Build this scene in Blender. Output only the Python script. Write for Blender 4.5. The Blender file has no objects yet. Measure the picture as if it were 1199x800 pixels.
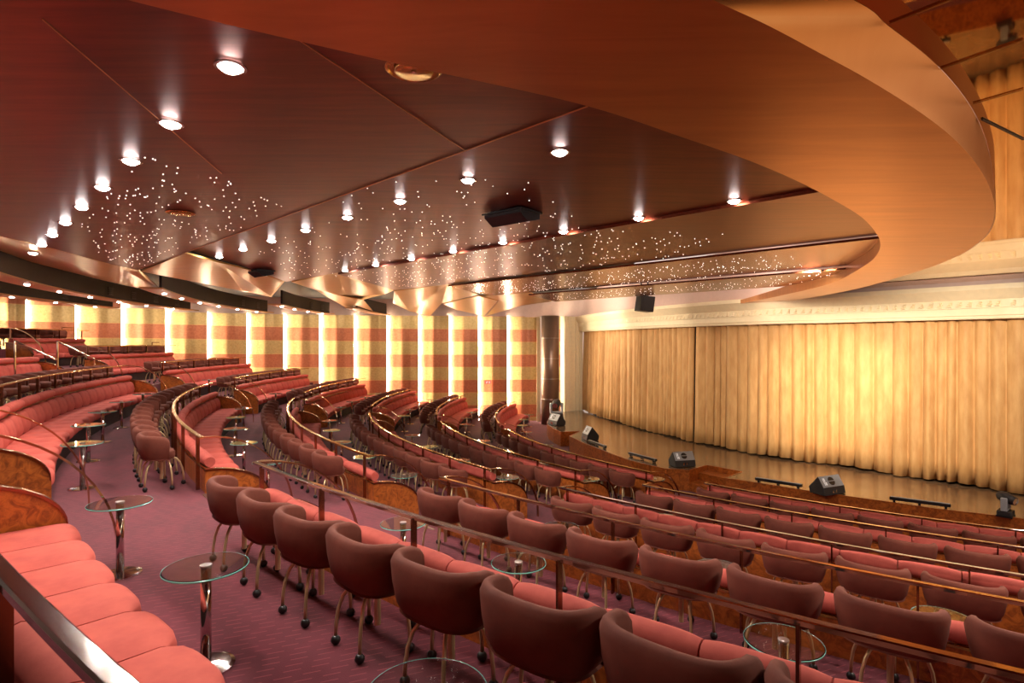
import bpy, math, random
from mathutils import Vector, Matrix
random.seed(7)
sc = bpy.context.scene
col = sc.collection
PI = math.pi
SIN, COS, RAD = math.sin, math.cos, math.radians
# ---------------------------------------------------------------- scale and plan
SCALE = 1.15          # everything is laid out in units and scaled to metres at the end
FPX, HY = 673.2, 401.8        # focal length in pixels (20 mm lens), horizon row
EYE = 3.57            # eye height above the floor in front of the stage
CX, CY = 14.584, 21.383       # centre of the concentric seating rows
PITCH = 2.057
R_A = 25.453
BND = {'X': R_A+3*PITCH, 'Y': R_A+2*PITCH, 'Z': R_A+PITCH, 'A': R_A, 'B': R_A-PITCH, 'C': R_A-2*PITCH,
       'D': R_A-3*PITCH, 'E': R_A-4*PITCH, 'F': R_A-5*PITCH}
ZR = {'Y': .45, 'Z': -.08, 'A': -.573, 'B': -1.060, 'C': -1.531, 'D': -2.0, 'E': -2.314, 'F': -2.635, 'G': -2.93}
KEYS = 'YZABCDEF'
FLOOR = {}            # floor of the tier in front of boundary k (stage side)
_order = 'YZABCDEFG'
for i, k in enumerate(_order[:-1]):
    FLOOR[k] = ZR[_order[i+1]] - .64 + EYE
FLOOR['X'] = ZR['Y'] - .64 + EYE
RAILZ = {k: ZR[k] + EYE for k in KEYS}
STAGE_Z = -3.07 + EYE
def at(phi, R, z=0.0):
    a = RAD(phi)
    return Vector((CX + R*COS(a), CY + R*SIN(a), z))
def spot(x, y, z):    # a point read off the plan survey: z is height relative to the eye
    Y = -z*FPX/(y-HY)
    return Vector(((x-600)/FPX*Y, Y, z+EYE))
# ---------------------------------------------------------------- materials
def newmat(name):
    m = bpy.data.materials.new(name); m.use_nodes = True
    nt = m.node_tree
    return m, nt, nt.nodes['Principled BSDF']
def N(nt, typ, **kw):
    n = nt.nodes.new(typ)
    for k, v in kw.items():
        if hasattr(n, k): setattr(n, k, v)
    return n
def srgb(r, g, b):
    f = lambda c: (c/255/12.92) if c/255 <= .04045 else ((c/255+.055)/1.055)**2.4
    return (f(r), f(g), f(b), 1)
def coords(nt, scale=(1, 1, 1), kind='Object', rot=(0, 0, 0)):
    tc = N(nt, 'ShaderNodeTexCoord'); mp = N(nt, 'ShaderNodeMapping')
    mp.inputs['Scale'].default_value = scale; mp.inputs['Rotation'].default_value = rot
    nt.links.new(tc.outputs[kind], mp.inputs['Vector'])
    return mp.outputs['Vector']
def noise(nt, vec, scale, detail=3, rough=.55, dist=0):
    n = N(nt, 'ShaderNodeTexNoise')
    n.inputs['Scale'].default_value = scale; n.inputs['Detail'].default_value = detail
    n.inputs['Roughness'].default_value = rough; n.inputs['Distortion'].default_value = dist
    if vec is not None: nt.links.new(vec, n.inputs['Vector'])
    return n.outputs['Fac']
def ramp(nt, fac, stops):
    r = N(nt, 'ShaderNodeValToRGB')
    e = r.color_ramp.elements
    while len(e) < len(stops): e.new(.5)
    for i, (p, c) in enumerate(stops): e[i].position = p; e[i].color = c
    nt.links.new(fac, r.inputs['Fac'])
    return r.outputs['Color']
def bump(nt, b, h, strength=.2, dist=.01):
    n = N(nt, 'ShaderNodeBump'); n.inputs['Strength'].default_value = strength; n.inputs['Distance'].default_value = dist
    nt.links.new(h, n.inputs['Height']); nt.links.new(n.outputs['Normal'], b.inputs['Normal'])
def math_n(nt, op, a, b=None, c=None):
    n = N(nt, 'ShaderNodeMath', operation=op)
    for i, v in enumerate((a, b, c)):
        if v is None: continue
        if isinstance(v, (int, float)): n.inputs[i].default_value = v
        else: nt.links.new(v, n.inputs[i])
    return n.outputs[0]
def fabric(name, c1, c2, sheen=.25, scale=60):
    m, nt, b = newmat(name)
    v = coords(nt)
    f = noise(nt, v, 7, 4)
    nt.links.new(ramp(nt, f, [(.3, c1), (.7, c2)]), b.inputs['Base Color'])
    b.inputs['Roughness'].default_value = .85
    b.inputs['Sheen Weight'].default_value = sheen
    b.inputs['Sheen Tint'].default_value = c2
    bump(nt, b, noise(nt, v, scale, 2), .12, .004)
    return m
def plain(name, c, rough=.5, metal=0.0, coat=0.0):
    m, nt, b = newmat(name)
    v = coords(nt)
    f = noise(nt, v, 9, 2)
    d = tuple(x*.95 for x in c[:3]) + (1,)
    nt.links.new(ramp(nt, f, [(.35, d), (.65, c)]), b.inputs['Base Color'])
    b.inputs['Roughness'].default_value = rough; b.inputs['Metallic'].default_value = metal
    b.inputs['Coat Weight'].default_value = coat
    return m
def emit(name, c, s):
    m, nt, b = newmat(name)
    b.inputs['Base Color'].default_value = c
    b.inputs['Emission Color'].default_value = c; b.inputs['Emission Strength'].default_value = s
    return m
def burl():
    m, nt, b = newmat('burl_wood')
    v = coords(nt)
    f = noise(nt, v, 9, 6, .7, 1.6)
    nt.links.new(ramp(nt, f, [(.25, srgb(92, 38, 12)), (.45, srgb(150, 76, 28)), (.6, srgb(190, 104, 42)), (.8, srgb(126, 60, 20))]), b.inputs['Base Color'])
    b.inputs['Roughness'].default_value = .32; b.inputs['Coat Weight'].default_value = .25
    return m
def carpet():
    m, nt, b = newmat('carpet_pile')
    v = coords(nt, kind='Object', rot=(0, 0, RAD(-22)))
    s = N(nt, 'ShaderNodeSeparateXYZ'); nt.links.new(v, s.inputs[0])
    row = math_n(nt, 'DIVIDE', s.outputs['Y'], .055)
    fr = math_n(nt, 'FRACT', row)
    idx = math_n(nt, 'FLOOR', row)
    wn = N(nt, 'ShaderNodeTexWhiteNoise', noise_dimensions='1D'); nt.links.new(idx, wn.inputs['W'])
    u = math_n(nt, 'ADD', math_n(nt, 'DIVIDE', s.outputs['X'], .14), math_n(nt, 'MULTIPLY', wn.outputs['Value'], 9.0))
    on = math_n(nt, 'MULTIPLY', math_n(nt, 'LESS_THAN', fr, .12), math_n(nt, 'LESS_THAN', math_n(nt, 'FRACT', u), .62))
    f = noise(nt, v, 3, 3)
    base = ramp(nt, f, [(.3, srgb(88, 22, 36)), (.7, srgb(108, 30, 46))])
    mx = N(nt, 'ShaderNodeMix', data_type='RGBA')
    nt.links.new(on, mx.inputs[0]); nt.links.new(base, mx.inputs[6]); mx.inputs[7].default_value = srgb(140, 58, 66)
    nt.links.new(mx.outputs[2], b.inputs['Base Color'])
    b.inputs['Roughness'].default_value = .95; b.inputs['Sheen Weight'].default_value = .15
    bump(nt, b, noise(nt, v, 160, 2), .3, .004)
    return m
def copper(name, c1, c2, rough, grain=(1.2, 14, 1), rot=45, bumps=.02):
    m, nt, b = newmat(name)
    v = coords(nt, scale=grain, rot=(0, 0, RAD(rot)))
    f = noise(nt, v, 1.1, 5, .6, .5)
    nt.links.new(ramp(nt, f, [(.3, c1), (.72, c2)]), b.inputs['Base Color'])
    b.inputs['Metallic'].default_value = .9; b.inputs['Roughness'].default_value = rough
    b.inputs['Specular IOR Level'].default_value = .5
    if bumps: bump(nt, b, noise(nt, coords(nt), .8, 2), bumps, .1)
    return m
def stripes():
    m, nt, b = newmat('striped_foil')
    tc = N(nt, 'ShaderNodeTexCoord'); s = N(nt, 'ShaderNodeSeparateXYZ'); nt.links.new(tc.outputs['UV'], s.inputs[0])
    par = math_n(nt, 'FRACT', math_n(nt, 'MULTIPLY', s.outputs['Y'], .5))
    sel = math_n(nt, 'LESS_THAN', par, .5)
    f = noise(nt, coords(nt), 14, 5, .7)
    ye = ramp(nt, f, [(.3, srgb(188, 154, 92)), (.7, srgb(218, 188, 126))])
    og = ramp(nt, f, [(.3, srgb(180, 98, 64)), (.7, srgb(208, 130, 90))])
    mx = N(nt, 'ShaderNodeMix', data_type='RGBA')
    nt.links.new(sel, mx.inputs[0]); nt.links.new(og, mx.inputs[6]); nt.links.new(ye, mx.inputs[7])
    ln = math_n(nt, 'FRACT', s.outputs['Y'])
    edge = math_n(nt, 'LESS_THAN', ln, .035)
    mx2 = N(nt, 'ShaderNodeMix', data_type='RGBA')
    nt.links.new(edge, mx2.inputs[0]); nt.links.new(mx.outputs[2], mx2.inputs[6]); mx2.inputs[7].default_value = srgb(226, 176, 110)
    nt.links.new(mx2.outputs[2], b.inputs['Base Color'])
    b.inputs['Metallic'].default_value = .25; b.inputs['Roughness'].default_value = .45
    bump(nt, b, noise(nt, coords(nt), 60, 2), .15, .01)
    return m
def velvet():
    m, nt, b = newmat('gold_velvet')
    v = coords(nt, scale=(1, 1, .25))
    f = noise(nt, v, 8, 4)
    nt.links.new(ramp(nt, f, [(.3, srgb(190, 138, 78)), (.7, srgb(212, 164, 102))]), b.inputs['Base Color'])
    b.inputs['Roughness'].default_value = .7; b.inputs['Sheen Weight'].default_value = .4
    b.inputs['Sheen Tint'].default_value = srgb(240, 200, 140)
    return m
def stage_floor():
    m, nt, b = newmat('stage_lacquer')
    f = noise(nt, coords(nt), 5, 4)
    nt.links.new(ramp(nt, f, [(.3, srgb(92, 68, 48)), (.7, srgb(128, 98, 70))]), b.inputs['Base Color'])
    b.inputs['Roughness'].default_value = .22; b.inputs['Specular IOR Level'].default_value = .8
    b.inputs['Coat Weight'].default_value = .6; b.inputs['Coat Roughness'].default_value = .12
    return m
def glass():
    m, nt, b = newmat('table_glass')
    b.inputs['Base Color'].default_value = (.82, .95, .91, 1)
    b.inputs['Transmission Weight'].default_value = 1; b.inputs['Roughness'].default_value = .02
    b.inputs['IOR'].default_value = 1.5
    return m
M = dict(
    salmon=fabric('salmon_fabric', srgb(180, 76, 66), srgb(200, 92, 78)),
    maroon=fabric('maroon_velour', srgb(98, 45, 30), srgb(116, 57, 40), .08),
    burl=burl(), carpet=carpet(),
    brass=plain('brass', srgb(214, 178, 108), .22, 1), chrome=plain('chrome', srgb(226, 222, 218), .1, 1),
    bronze=plain('bronze_post', srgb(150, 108, 84), .18, 1),
    railtop=plain('polished_rail', srgb(226, 216, 208), .09, 1), copperrail=plain('rose_brass', srgb(206, 160, 124), .14, 1),
    leg=plain('champagne_metal', srgb(206, 184, 140), .3, .55),
    black=plain('black_plastic', srgb(22, 20, 20), .4), dark=plain('dark_paint', srgb(36, 33, 34), .6),
    kick=plain('dark_plinth', srgb(40, 20, 18), .7),
    copper_lit=copper('copper_ceiling_lit', srgb(128, 66, 42), srgb(150, 82, 54), .24),  # lighter copy of the copper, curtain's reflected brightness put into the colour
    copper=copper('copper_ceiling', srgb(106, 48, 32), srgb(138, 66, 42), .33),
    ring=copper('bronze_soffit', srgb(188, 124, 72), srgb(208, 142, 84), .28, (1, 8, 1), 30),
    ringside=copper('gold_fascia', srgb(226, 158, 88), srgb(236, 172, 100), .35, (1, 2, 1), 30),
    flap=copper('flap_gold_reflection', srgb(190, 140, 60), srgb(214, 166, 84), .3, (.6, 16, 1), -60),  # gold reflection of the striped wall put into the flap colour
    mirror=copper('gold_mirror', srgb(226, 170, 92), srgb(238, 186, 108), .03, (1, 1, 1), 30, .0),
    strip=plain('orange_soffit', srgb(246, 186, 118), .45), upper=plain('pinkish_paint', srgb(206, 172, 156), .5),
    foil=stripes(), cream=plain('cream_plaster', srgb(246, 224, 180), .55), velvet=velvet(), stage=stage_floor(), glass=glass(),
    edge=plain('green_glass_edge', srgb(120, 190, 178), .15), nosing=plain('metal_nosing', srgb(190, 184, 180), .3, 1),
    jointc=plain('joint_line', srgb(226, 150, 96), .4), column=plain('bronze_cladding', srgb(128, 100, 80), .3, .35), white=emit('white_print', srgb(240, 240, 240), .2),
    grey=plain('grey_grille', srgb(160, 163, 166), .45), lamp=emit('lamp_lens', (1, .97, .95, 1), 60),
    star=emit('star_lens', (1, .9, .8, 1), 3.2), tube=emit('light_tube', (1, .88, .66, 1), 125),
    red=emit('red_sign', srgb(255, 60, 60), 2.2), trimring=plain('steel_trim', srgb(200, 190, 180), .25, 1),
    door=plain('olive_panel', srgb(196, 160, 70), .5, .2),
)
# ---------------------------------------------------------------- mesh helpers
class MB:
    def __init__(s): s.v = []; s.f = []; s.uv = None
    def add(s, vs, fs):
        o = len(s.v); s.v += [tuple(p) for p in vs]; s.f += [tuple(o+i for i in f) for f in fs]
    def box(s, x0, x1, y0, y1, z0, z1):
        s.add([(x0,y0,z0),(x1,y0,z0),(x1,y1,z0),(x0,y1,z0),(x0,y0,z1),(x1,y0,z1),(x1,y1,z1),(x0,y1,z1)],
              [(0,3,2,1),(4,5,6,7),(0,1,5,4),(1,2,6,5),(2,3,7,6),(3,0,4,7)])
    def prism(s, poly, ax, t0, t1):     # poly: 2D loop; ax: function (u, v, t) -> point
        n = len(poly)
        s.add([ax(u, v, t0) for u, v in poly] + [ax(u, v, t1) for u, v in poly],
              [tuple(range(n-1, -1, -1)), tuple(range(n, 2*n))] + [(i, (i+1) % n, n+(i+1) % n, n+i) for i in range(n)])
    def loft(s, rings, close=False, caps=True):
        n = len(rings[0]); m = len(rings)
        vs = [p for r in rings for p in r]; fs = []
        for i in range(m if close else m-1):
            a, b = i*n, ((i+1) % m)*n
            for j in range(n): fs.append((a+j, a+(j+1) % n, b+(j+1) % n, b+j))
        if caps and not close: fs += [tuple(range(n-1, -1, -1)), tuple((m-1)*n+j for j in range(n))]
        s.add(vs, fs)
    def tube(s, pts, r, n=8):
        rings = []
        pts = [Vector(p) for p in pts]
        for i, p in enumerate(pts):
            t = (pts[min(i+1, len(pts)-1)] - pts[max(i-1, 0)]).normalized()
            u = t.cross(Vector((0, 0, 1)))
            if u.length < 1e-3: u = Vector((1, 0, 0))
            u.normalize(); w = u.cross(t)
            rr = r[i] if isinstance(r, (list, tuple)) else r
            rings.append([p + u*rr*COS(2*PI*k/n) + w*rr*SIN(2*PI*k/n) for k in range(n)])
        s.loft(rings)
    def sweep(s, pts, prof, caps=True):  # prof: (across, up) loop, across = horizontal normal of the path
        rings = []
        pts = [Vector(p) for p in pts]
        for i, p in enumerate(pts):
            t = pts[min(i+1, len(pts)-1)] - pts[max(i-1, 0)]
            t.normalize()
            u = Vector((t.y, -t.x, 0))
            if u.length < 1e-4: u = Vector((1, 0, 0))
            u.normalize(); w = u.cross(t)
            if w.z < 0 or (abs(w.z) < .02 and False): w = -w
            rings.append([p + u*a + w*b for a, b in prof])
        s.loft(rings, caps=caps)
    def lathe(s, prof, n=24, c=(0, 0, 0)):
        rings = [[(c[0]+r*COS(2*PI*k/n), c[1]+r*SIN(2*PI*k/n), c[2]+z) for k in range(n)] for r, z in prof]
        s.loft(rings)
    def ball(s, c, r, n=10):
        s.lathe([(max(1e-4, r*SIN(PI*i/6)), -r*COS(PI*i/6)) for i in range(7)], n, c)
    def data(s, name, mat, smooth=False, bevel=None):
        me = bpy.data.meshes.new(name); me.from_pydata(s.v, [], s.f); me.update()
        for m in (mat if isinstance(mat, (list, tuple)) else [mat]): me.materials.append(m)
        if smooth:
            me.polygons.foreach_set('use_smooth', [True]*len(me.polygons))
        return me
def link(name, me, parent=None, loc=None, rz=0):
    o = bpy.data.objects.new(name, me); col.objects.link(o)
    if loc is not None: o.location = loc
    if rz: o.rotation_euler = (0, 0, rz)
    if parent: o.parent = parent
    return o
def obj(name, mb, mat, parent=None, smooth=False, loc=None, rz=0, bevel=0, seg=2):
    o = link(name, mb.data(name, mat, smooth), parent, loc, rz)
    if bevel:
        md = o.modifiers.new('Bevel', 'BEVEL'); md.width = bevel; md.segments = seg; md.limit_method = 'ANGLE'
    return o
def tag(o, label=None, cat=None, group=None, kind=None):
    if label: o['label'] = label
    if cat: o['category'] = cat
    if group: o['group'] = group
    if kind: o['kind'] = kind
    return o
def thing(name, loc=(0, 0, 0), rz=0):
    o = bpy.data.objects.new(name, None); col.objects.link(o)
    o.empty_display_size = .1
    o.location = loc; o.rotation_euler = (0, 0, rz)
    return o
def copy_tree(o, parent=None):
    c = o.copy(); col.objects.link(c); c.parent = parent
    for ch in list(o.children): copy_tree(ch, c)
    return c
def smooth_angle(me, deg=40):
    me.polygons.foreach_set('use_smooth', [True]*len(me.polygons))
    try: me.set_sharp_from_angle(angle=RAD(deg))
    except Exception: pass
def spline(pts, n):
    P = [Vector(p) for p in pts]; P = [2*P[0]-P[1]] + P + [2*P[-1]-P[-2]]
    out = []
    for i in range(1, len(P)-2):
        for k in range(n):
            t = k/n; a, b, c, d = P[i-1:i+3]
            out.append(.5*((2*b) + (c-a)*t + (2*a-5*b+4*c-d)*t*t + (3*b-a-3*c+d)*t**3))
    out.append(P[-2]); return out
ORD = ['first','second','third','fourth','fifth','sixth','seventh','eighth','ninth','tenth','eleventh','twelfth','thirteenth',
       'fourteenth','fifteenth','sixteenth','seventeenth','eighteenth','nineteenth','twentieth']
# ---------------------------------------------------------------- sections of the seating
NEAR, MID, FAR = (223.7, 246.0), (194.4, 219.4), None
WALLX = [-140, -95, -50, -10, 31, 89, 142.5, 194, 243, 289.5, 333, 374.5, 415, 453.5, 490.7, 526.5, 561, 595, 629]
_wx = [-140, 0, 31, 50, 89, 147, 230, 290, 345, 450, 515, 629]
_ws = [22.3, 19.8, 19.3, 19, 18.4, 17.5, 16.9, 16.3, 15.75, 15.2, 15, 14.62]
_wz = [413.5, 414.5, 415, 415, 414.5, 413.8, 414.3, 415, 415, 415.3, 415.5, 415.5]
def interp(x, xs, ys):
    for i in range(len(xs)-1):
        if x <= xs[i+1] or i == len(xs)-2:
            t = (x-xs[i])/(xs[i+1]-xs[i]); return ys[i]+t*(ys[i+1]-ys[i])
def wallpt(x):
    Y = 26.4*14.65/interp(x, _wx, _ws)
    return Vector(((x-600)/FPX*Y, Y, EYE - (interp(x, _wx, _wz)-HY)*Y/FPX))
FAR_END = {'X': 184.5, 'Y': 182.6, 'Z': 179.1, 'A': 175.1, 'B': 173.2, 'C': 170.3, 'D': 168.3, 'E': 166.0, 'F': 162.8}
FAR_START = 189.3
# ---------------------------------------------------------------- floor: terraces, aisle steps, nosings
mb = MB()
def ring_sector(mb, r0, r1, a0, a1, z0, z1, n=40):
    prof = []
    rings = []
    for i in range(n+1):
        a = a0+(a1-a0)*i/n
        rings.append([at(a, r0, z0), at(a, r1, z0), at(a, r1, z1), at(a, r0, z1)])
    mb.loft(rings)
rk = ['X', 'Y', 'Z', 'A', 'B', 'C', 'D', 'E', 'F']
for i, k in enumerate(rk):
    r1 = BND[k]; r0 = BND[rk[i+1]] if i < 8 else 10.0
    a0 = {'X': 168, 'Y': 168, 'Z': 168, 'A': 168}.get(k, 150)
    ring_sector(mb, r0, r1, a0 if k != 'F' else 120, 262, -.3, FLOOR[k])
floor = tag(obj('floor', mb, M['carpet']), kind='structure')
mb = MB(); nb = MB()
for a0, a1 in ((219.6, 223.5), (189.6, 194.2)):
    for i, k in enumerate(rk[1:]):
        up = FLOOR[rk[i]]; dn = FLOOR[k]
        ring_sector(mb, BND[k]-.36, BND[k]+.004, a0, a1, dn-.02, (up+dn)/2, 8)
        for r, z in ((BND[k]+.005, up), (BND[k]-.36, (up+dn)/2)):
            ring_sector(nb, r-.006, r+.035, a0, a1, z-.03, z+.006, 8)
obj('aisle_steps', mb, M['carpet'], floor); obj('step_nosing', nb, M['nosing'], floor)
# ---------------------------------------------------------------- tub chair
def make_chair():
    root = thing('tub_chair')
    # upholstered tub: U-shaped plan, back at -Y
    path = []
    for i in range(5): path.append((-.255, .03-.06*i/4, 90))
    for i in range(1, 18):
        a = PI*i/18; ca, sa = COS(a), SIN(a)
        path.append((-.255*math.copysign(abs(ca)**.68, ca), -.03-.175*sa**.68, 0))
    for i in range(5): path.append((.255, -.03+.06*i/4, 90))
    n = len(path); rings = []
    for i, (x, y, _) in enumerate(path):
        p0 = path[max(i-1, 0)]; p1 = path[min(i+1, n-1)]
        t = Vector((p1[0]-p0[0], p1[1]-p0[1], 0)).normalized(); u = Vector((t.y, -t.x, 0))   # outward
        if u.dot(Vector((x, y-.05, 0))) < 0: u = -u
        e = abs(i-(n-1)/2)/((n-1)/2)
        top = .645-.045*max(0, e-.55)/.45 - .012*max(0, e-.92)/.08
        ctr = Vector((x, y, 0)); w = .025; bt = .36
        if i in (0, n-1): w = .026
        lp = [(-w*.6, .385), (w*.2, bt), (w-.03, bt+.008), (w-.008, .41), (w+.006, .50), (w+.012, top-.04), (w*.95, top-.012), (w*.35, top), (-w*.5, top-.002), (-w, top-.02), (-w-.004, .52), (-w, .42)]
        taper = lambda z: .975+.025*min(1, max(0, (z-.36)/.1))+.02*min(1, max(0, (z-.45)/.2))
        rings.append([Vector((ctr.x*taper(z), ctr.y*taper(z), 0)) + u*o + Vector((0, 0, z)) for o, z in lp])
    mb = MB(); mb.loft(rings)
    tub = obj('upholstered_tub', mb, M['maroon'], root); smooth_angle(tub.data, 50)
    mb = MB()
    def dloop(s, z):
        return [(s*.216*COS(PI+PI*i/12), -.02+s*.165*SIN(PI+PI*i/12), z) for i in range(13)] + [(s*.216, s*.06, z), (s*.16, s*.105, z), (-s*.16, s*.105, z), (-s*.216, s*.06, z)]
    mb.loft([dloop(.8, .345), dloop(1.0, .365), dloop(1.04, .40), dloop(1.03, .44), dloop(.9, .46), dloop(.5, .468)])
    st = obj('seat_cushion', mb, M['maroon'], root); smooth_angle(st.data, 60)
    mb = MB(); mb.tube([(0, 0, .10), (0, 0, .36)], .019, 10); mb.lathe([(.03, .30), (.045, .32), (.06, .345)], 12)
    obj('pedestal', mb, M['leg'], root, smooth=False)
    lm = None
    for k in range(5):
        a = 2*PI*k/5+.3
        mb = MB(); prof = [(.016, .30), (.05, .333), (.10, .345), (.15, .325), (.19, .275), (.216, .2), (.228, .12), (.231, .05)]
        mb.tube([(r*COS(a), r*SIN(a), z) for r, z in prof], .0105, 8)
        lg = obj('leg', mb, M['leg'], root, smooth=True)
        mb = MB(); mb.ball((.23*COS(a), .23*SIN(a), .028), .028)
        obj('caster', mb, M['black'], lg, smooth=True)
    return root
chair_full = make_chair()
used = {'full': False}
ROWNAME = {'F': None, 'E': 'first', 'D': 'second', 'C': 'third', 'B': 'fourth', 'A': 'fifth', 'Z': 'sixth', 'Y': 'seventh', 'X': 'eighth'}
BLOCK = {'near': ('central aisle', 'right block', 'right-hand block'), 'mid': ('central aisle', 'middle block', 'middle block'), 'far': ('side aisle', 'far block', 'far wall block')}
def place_chair(tier, phi, idx, block, jitter=6):
    nxt = rk[rk.index(tier)+1]
    p = at(phi, BND[nxt]+.345, FLOOR[tier])
    full = True
    key = 'full'; proto = chair_full
    o = proto if not used[key] else copy_tree(proto)
    used[key] = True
    o.location = p
    o.rotation_euler = (0, 0, RAD(phi) + PI/2 + RAD(random.uniform(-jitter, jitter)))
    tag(o, f"{ORD[idx]} maroon tub chair from {BLOCK[block][0]}, {ROWNAME[tier]} chair row from stage, {BLOCK[block][1]}", 'chair', f'tub chairs in the {BLOCK[block][2]}')
# ---------------------------------------------------------------- banquette sofas
CW = .5
def cushion(w, prof, n=7, crown=.012):
    # prof: closed loop (r, z); r measured towards the stage (+). returns mesh along local X
    rings = []
    cr = sum(p[0] for p in prof)/len(prof); cz = sum(p[1] for p in prof)/len(prof)
    for i in range(n+1):
        t = i/n*2-1
        s = (1-abs(t)**4*.2)
        x = w/2*t*.985
        rings.append([(x, cr+(r-cr)*s, cz+(z-cz)*s) for r, z in prof])
    mb = MB(); mb.loft(rings); return mb
def rr(x0, x1, z0, z1, r=.04, top=None):
    pts = []
    for cx_, cz_, a0 in ((x1-r, z1-r, 0), (x0+r, z1-r, 90), (x0+r, z0+r, 180), (x1-r, z0+r, 270)):
        for k in range(4): a = RAD(a0+30*k); pts.append((cx_+r*COS(a), cz_+r*SIN(a)))
    return pts
_cm = {}
def cmesh(kind, w):
    w = round(w, 3)
    if (kind, w) in _cm: return _cm[(kind, w)]
    if kind == 'seat': mb = cushion(w, rr(.10, .73, .25, .405, .055))
    elif kind == 'back': mb = cushion(w, [(.05, .40), (.05, .68), (.075, .705), (.12, .70), (.16, .66), (.19, .56), (.205, .46), (.19, .39)])
    else: mb = cushion(w, [(.075+.072*COS(2*PI*k/12), .80+.072*SIN(2*PI*k/12)) for k in range(12)], 8)
    me = mb.data({'seat': 'seat_cushion', 'back': 'back_cushion', 'roll': 'headrest_roll'}[kind], M['salmon']); smooth_angle(me, 60)
    _cm[(kind, w)] = me
    return me
def quarter(mb, phi0, phi1, R, z0, top, thick_in=.0, lower=0):
    # burl end panel: quarter-round in the radial plane between two angles
    loop = [(0, lower), (0, top)]
    for i in range(13):
        a = PI/2*(1-i/12)
        loop.append((.04+.66*COS(a), .36+(top-.36)*SIN(a)))
    loop.append((.70, 0.0))
    loop.append((0.0, 0.0))
    mb.add([at(phi0, R-r, z0+z) for r, z in loop] + [at(phi1, R-r, z0+z) for r, z in loop],
           [tuple(range(len(loop)-1, -1, -1)), tuple(range(len(loop), 2*len(loop)))] + [(i, (i+1) % len(loop), len(loop)+(i+1) % len(loop), len(loop)+i) for i in range(len(loop))])
    return [(r, z) for r, z in loop[1:15]]
def make_sofa(k, a0, a1, block, rollw, ends=(True, True)):
    R = BND[k]; z0 = FLOOR[k]; up = FLOOR[rk[rk.index(k)-1]] - z0
    mid = (a0+a1)/2
    root = thing('banquette', at(mid, R-.35, z0))
    inv = Matrix.Translation(-Vector(root.location))
    def put(name, mb, mat, par=root, smooth=False, bevel=0):
        mb.v = [tuple(Vector(p)-Vector(root.location)) for p in mb.v]
        return obj(name, mb, mat, par, smooth, bevel=bevel)
    span = RAD(a1-a0)*R
    def row(kind, w0, name):
        n = max(1, round((span-.1)/w0)); da = (a1-a0-math.degrees(.1/R))/n
        for i in range(n):
            phi = a0+math.degrees(.05/R)+da*(i+.5)
            me = cmesh(kind, RAD(da)*(R-{'seat': .62, 'back': .15, 'roll': .09}[kind]))
            link(name, me, root, at(phi, R, z0)-Vector(root.location), RAD(phi)+PI/2)
    # local +Y of a cushion points to the stage after this rotation
    row('seat', CW, 'seat_cushion'); row('back', CW, 'back_cushion'); row('roll', rollw, 'headrest_roll')
    n = max(6, int(span/.5))
    mb = MB(); ring_sector(mb, R-.66, R-.06, a0, a1, .0+z0, .26+z0, n); put('plinth', mb, M['kick'])
    mb = MB(); ring_sector(mb, R-.06, R-.004, a0, a1, z0, z0+.735, n); put('back_panel', mb, M['burl'])
    mb = MB(); ring_sector(mb, R-.014, R+.004, a0, a1, z0+.725, z0+.745, n); put('brass_strip', mb, M['brass'])
    for e, phi, s in ((ends[0], a0, -1), (ends[1], a1, 1)):
        if not e: continue
        mb = MB(); d = math.degrees(.045/R)
        loop = quarter(mb, phi-d*.1*s, phi+d*s, R, z0, .735)
        ep = put('end_panel', mb, M['burl'])
        mb = MB()
        rings = []
        for r, z in loop[1:]:
            pass
        pts = loop
        rings = [[at(phi-d*.3*s, R-r, z0+z+.006), at(phi+d*1.3*s, R-r, z0+z+.006), at(phi+d*1.3*s, R-r+.008, z0+z-.014), at(phi-d*.3*s, R-r+.008, z0+z-.014)] for r, z in pts]
        mb.loft(rings); put('brass_edge', mb, M['bronze'], ep)
    return root
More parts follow.
